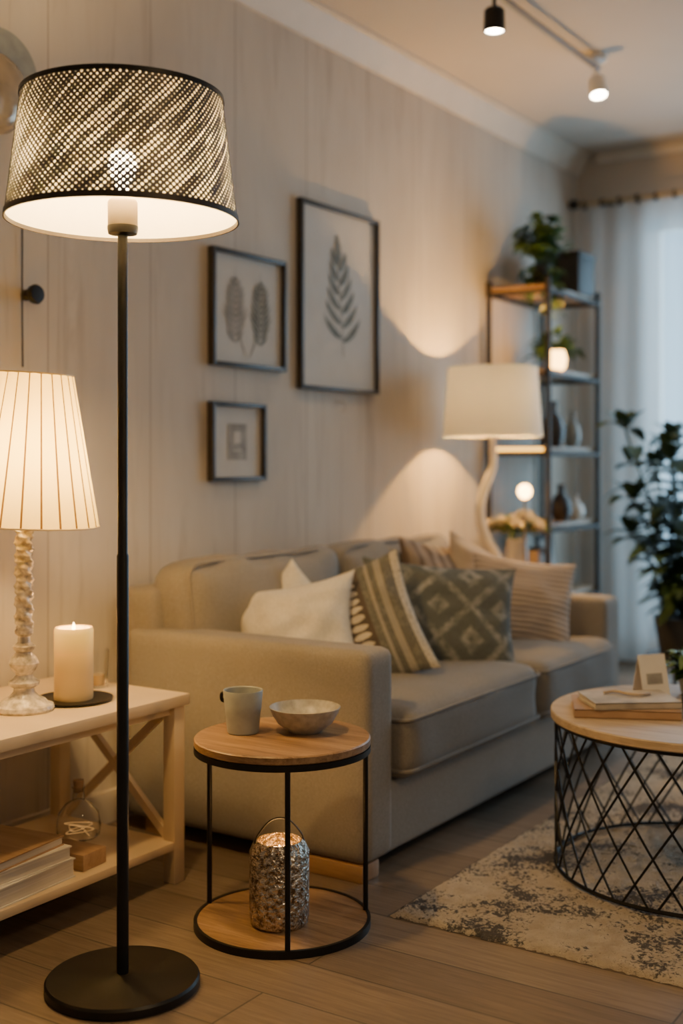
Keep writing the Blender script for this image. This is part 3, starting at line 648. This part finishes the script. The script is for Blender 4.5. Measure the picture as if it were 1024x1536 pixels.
def vase(prof,m,loc,label): 
    bm=BM(); a_lathe(bm,prof,36); o=fin(bm,'vase',m,None,loc); tag(o,label,'vase'); return o
vp=[(0,0),(.035,0),(.055,.04),(.06,.09),(.045,.14),(.02,.17),(.018,.21),(.028,.225),(.022,.225),(.013,.20),(0,.19)]
vase(vp,M_dark,(-2.36,5.45,onz(3)),'dark rounded ceramic vase on the middle shelf')
vase([(a*.7,b*.8) for a,b in vp],M_grey,(-2.33,5.62,onz(3)),'small grey ceramic vase on the middle shelf')
vase([(a*.9,b*.8) for a,b in vp],M_dark,(-2.34,5.50,onz(2)),'dark gourd shaped vase on lower shelf')
vase([(a*.8,b*.55) for a,b in vp],M_white,(-2.34,5.68,onz(2)),'small white vase on lower shelf')
ff=thing('picture_frame','small framed photo leaning on low shelf','framed picture',(-2.44,5.60,onz(1)+.003),(0,R(-8),0))
bm=BM(); a_box(bm,(.015,.2,.26),(0,0,.13),bev=.002); fin(bm,'frame',M_frame,ff); bm=BM(); a_box(bm,(.003,.16,.22),(.008,0,.13)); fin(bm,'print',M_paper,ff)
x=5.26
for i,(w_,h_,c_) in enumerate(((.03,.21,(.3,.2,.12)),(.025,.19,(.5,.45,.38)),(.035,.22,(.12,.12,.13)))):
    bm=BM(); a_box(bm,(.15,w_,h_),(0,0,h_/2),bev=.003); o=fin(bm,'book',mat('spine_%d'%i,c_,.6),None,(-2.42,x,onz(1))); tag(o,'upright hardcover book on the low shelf','book','upright books on the low shelf'); x+=w_+.006

# ------------------------------------------------------------------ lamp table + white lamp + flowers
LTZ=.60
lt=thing('end_table','small dark wood end table beside the sofa','side table',(-2.27,4.755,0))
bm=BM(); a_lathe(bm,[(0,LTZ-.022),(.235,LTZ-.022),(.24,LTZ-.018),(.24,LTZ-.003),(.236,LTZ),(0,LTZ)],64); fin(bm,'table_top',M_wtab,lt)
for a in (45,135,225,315):
    bm=BM(); a_tube(bm,[(.19*math.cos(R(a)),.19*math.sin(R(a)),0),(.17*math.cos(R(a)),.17*math.sin(R(a)),LTZ-.02)],.012,10); fin(bm,'leg',M_black,lt)
wl=thing('table_lamp','white drum shade lamp with curved white stem','table lamp',(-2.315,4.70,LTZ))
bm=BM(); a_lathe(bm,[(0,0),(.075,0),(.078,.006),(.06,.016),(.02,.022),(0,.022)],48); fin(bm,'lamp_base',M_white,wl)
sw=cat([(.03,.03,.018),(.01,.0,.09),(-.03,-.02,.18),(-.045,-.03,.28),(-.03,-.015,.38),(0,0,.47),(.0,0,.56),(0,0,.66)],7)
bm=BM(); a_tube(bm,sw,[.028-.014*i/(len(sw)-1) for i in range(len(sw))],14); fin(bm,'stem',M_white,wl)
M_ws,nt,out=newmat('white_drum_shade'); d=N(nt,'ShaderNodeBsdfDiffuse'); t=N(nt,'ShaderNodeBsdfTranslucent')
cc=mixc(nt,noise_(nt,coords(nt),300),(.82,.74,.70),(.88,.80,.76)); nt.links.new(cc,d.inputs[0]); t.inputs[0].default_value=(.75,.85,1,1)
mx=N(nt,'ShaderNodeMixShader'); mx.inputs[0].default_value=.055; nt.links.new(d.outputs[0],mx.inputs[1]); nt.links.new(t.outputs[0],mx.inputs[2]); nt.links.new(mx.outputs[0],out.inputs[0])
bm=BM(); a_lathe(bm,[(.215,.600),(.192,.900)],96); fin(bm,'lamp_shade',M_ws,wl,angle=60)
bm=BM(); a_lathe(bm,[(0,0),(.008,.005),(.013,.03),(.014,.04),(.010,.055),(0,.062)],24); fin(bm,'bulb',M_bulb,wl,(0,0,.735))
for a in (0,2.09,4.19):
    bm=BM(); a_tube(bm,[(0,0,.70),(.2*math.cos(a),.2*math.sin(a),.80)],.002,5); fin(bm,'shade_spoke',M_black,wl)
plight('white_lamp_light',(0,0,.770),160,WARM,.018,wl)
fv=thing('flower_vase','white vase of cream roses beside white lamp','flowers',(-2.28,4.87,LTZ))
bm=BM(); a_lathe(bm,[(0,0),(.04,0),(.048,.01),(.05,.10),(.042,.13),(.046,.15),(.042,.15),(.038,.13),(.045,.10),(.042,.012),(0,.008)],32); fin(bm,'vase',M_white,fv)
M_rose=mat('cream_rose',(.84,.77,.66),.7,var=.15,scale=40)
for i in range(15):
    a=i*2.4; rr=.125*math.sqrt((i+.5)/15); bm=BM()
    for k in range(14):
        b=k*2.4; e=.2+k*.09; a_leaf(bm,(0,0,-.012),(math.cos(b)*math.cos(e),math.sin(b)*math.cos(e),math.sin(e)),.036,.034,-.1,4,.3)
    fin(bm,'flower',M_rose,fv,(rr*math.cos(a),rr*math.sin(a),.27-rr*.5+random.uniform(-.022,.022)),(rr*4*math.sin(a)*-1,rr*4*math.cos(a),0),angle=180)
bm=BM()
for i in range(40):
    a=random.uniform(0,6.28)
    if i%3==0: a_tube(bm,[(0,0,.10),(.05*math.cos(a),.05*math.sin(a),.22)],.0015,4)
    q=random.uniform(.02,.08); a_leaf(bm,(q*math.cos(a),q*math.sin(a),.16+random.uniform(0,.05)),(math.cos(a),math.sin(a),random.uniform(.2,1.4)),.11,.03,.4)
fin(bm,'leaves',M_green,fv,angle=180)
vl=thing('candle_lantern','small globe light glowing on slim stand beside flowers','candle',(-2.155,4.68,LTZ))
bm=BM(); a_lathe(bm,[(0,0),(.03,0),(.03,.006),(.005,.012),(.005,.33),(.02,.335),(0,.336)],24); fin(bm,'stand',M_brass,vl)
bm=BM(); a_lathe(bm,[(0,0),(.016,.004),(.028,.02),(.030,.034),(.024,.052),(.010,.062),(0,.063)],24); fin(bm,'globe',mat('globe_glow',(.9,.7,.45),.5,emit=(1,.56,.15),es=22),vl,(0,0,.335))

# ------------------------------------------------------------------ far plant on stool
ps_=thing('plant_stand','low dark round wooden plant stand','plant stand',(-1.74,5.53,0))
bm=BM(); a_lathe(bm,[(0,.18),(.17,.18),(.175,.185),(.175,.20),(0,.205)],48); fin(bm,'stand_top',M_pot,ps_)
for a in (30,150,270):
    bm=BM(); a_tube(bm,[(.15*math.cos(R(a)),.15*math.sin(R(a)),0),(.12*math.cos(R(a)),.12*math.sin(R(a)),.185)],.012,8); fin(bm,'leg',M_pot,ps_)
def tree(bm,ph):
    for s in range(13):
        a=s*.9+.3; sp=random.uniform(.10,.30); top=random.uniform(.28,.90)
        P=cat([(0,0,ph*.8),(sp*.35*math.cos(a),sp*.35*math.sin(a),ph+top*.4),(sp*math.cos(a),sp*math.sin(a),ph+top)],6); a_tube(bm,P,.006,6)
        for k in range(2,len(P)):
            for q in range(2):
                b=a+k*2.4+q*3.1; a_leaf(bm,P[k],(math.cos(b),math.sin(b),random.uniform(.1,.8)),random.uniform(.15,.23),.088,.5)
        for q in range(4): a_leaf(bm,P[-1],(math.cos(q*1.57),math.sin(q*1.57),1.2),.16,.07,.2)
potted('potted_plant','tall dark leafy houseplant in black pot near curtain',(-1.74,5.53,.205),.14,.17,tree,M_greend)

# ------------------------------------------------------------------ track light
tk=thing('track_light','slim grey ceiling track light with two small spotlights','ceiling light',(-1.88,4.32,CZ))
M_bar=mat('white_metal',(.80,.78,.75),.35,var=.02); M_bar2=mat('grey_metal',(.30,.30,.31),.35,.3,var=.05)
bm=BM(); a_box(bm,(.020,1.0,.018),(0,0,-.052),bev=.003); fin(bm,'track',M_bar2,tk)
for y in (.47,-.47):
    bm=BM(); a_lathe(bm,[(0,-.05),(.012,-.05),(.012,-.03),(.045,-.028),(.045,0),(0,0)],24); fin(bm,'ceiling_mount',M_bar,tk,(0,y,0))
M_lens=emis('spot_lens',(1,.84,.62),70)
for y,m,tilt in ((-.49,M_black,0),(.46,M_bar,R(-12))):
    bm=BM(); a_lathe(bm,[(0,-.005),(.007,-.005),(.007,-.045),(.028,-.047),(.036,-.055),(.038,-.125),(.034,-.13),(.032,-.13),(.032,-.115),(0,-.115)],32)
    s=fin(bm,'spotlight',m,tk,(0,y,-.060),(tilt,tilt,0)); bm=BM(); a_lathe(bm,[(0,-.130),(.020,-.129),(.032,-.1235)],24); fin(bm,'lens',M_lens,s)
    l=bpy.data.lights.new('track_spot','SPOT'); l.energy=18; l.color=(1,.72,.42); l.spot_size=R(75); l.spot_blend=.7; l.shadow_soft_size=.03
    o=bpy.data.objects.new('track_spot',l); COL.objects.link(o); o.location=(-1.88+(.03 if tilt else 0),4.32+y-(.03 if tilt else 0),CZ-.205)

# ------------------------------------------------------------------ lighting
w=bpy.data.worlds.new('World'); bpy.context.scene.world=w; w.use_nodes=True; nt=w.node_tree; bg=nt.nodes['Background']
tc=N(nt,'ShaderNodeTexCoord'); s=N(nt,'ShaderNodeSeparateXYZ'); nt.links.new(tc.outputs['Generated'],s.inputs[0])
f=ramp(nt,s.outputs[1],.3,.75); nt.links.new(mixc(nt,f,(.180,.138,.095),(.50,.92,1.32)),bg.inputs[0]); bg.inputs[1].default_value=1.0
def area(name,loc,rot,size,power,color):
    l=bpy.data.lights.new(name,'AREA'); l.shape='RECTANGLE'; l.size,l.size_y=size; l.energy=power; l.color=color
    o=bpy.data.objects.new(name,l); COL.objects.link(o); o.location=loc; o.rotation_euler=rot
area('window_daylight',(-.9,7.1,1.5),(R(-90),0,0),(2.8,2.4),150,(.48,.76,1))
area('room_fill_light',(.9,1.4,2.75),(0,0,0),(.6,.6),30,(1,.70,.38))  # unseen warm fill light added under the ceiling, no fixture

# ------------------------------------------------------------------ camera
cam=bpy.data.cameras.new('camera'); co=bpy.data.objects.new('camera',cam); COL.objects.link(co); bpy.context.scene.camera=co
co.location=(0,0,1.1); co.rotation_euler=(R(90),0,thv)
cam.sensor_fit='VERTICAL'; cam.sensor_height=36; cam.lens=36*1800/1536
cam.shift_y=-78/1536
cam.dof.use_dof=True; cam.dof.focus_distance=2.65; cam.dof.aperture_fstop=1.5
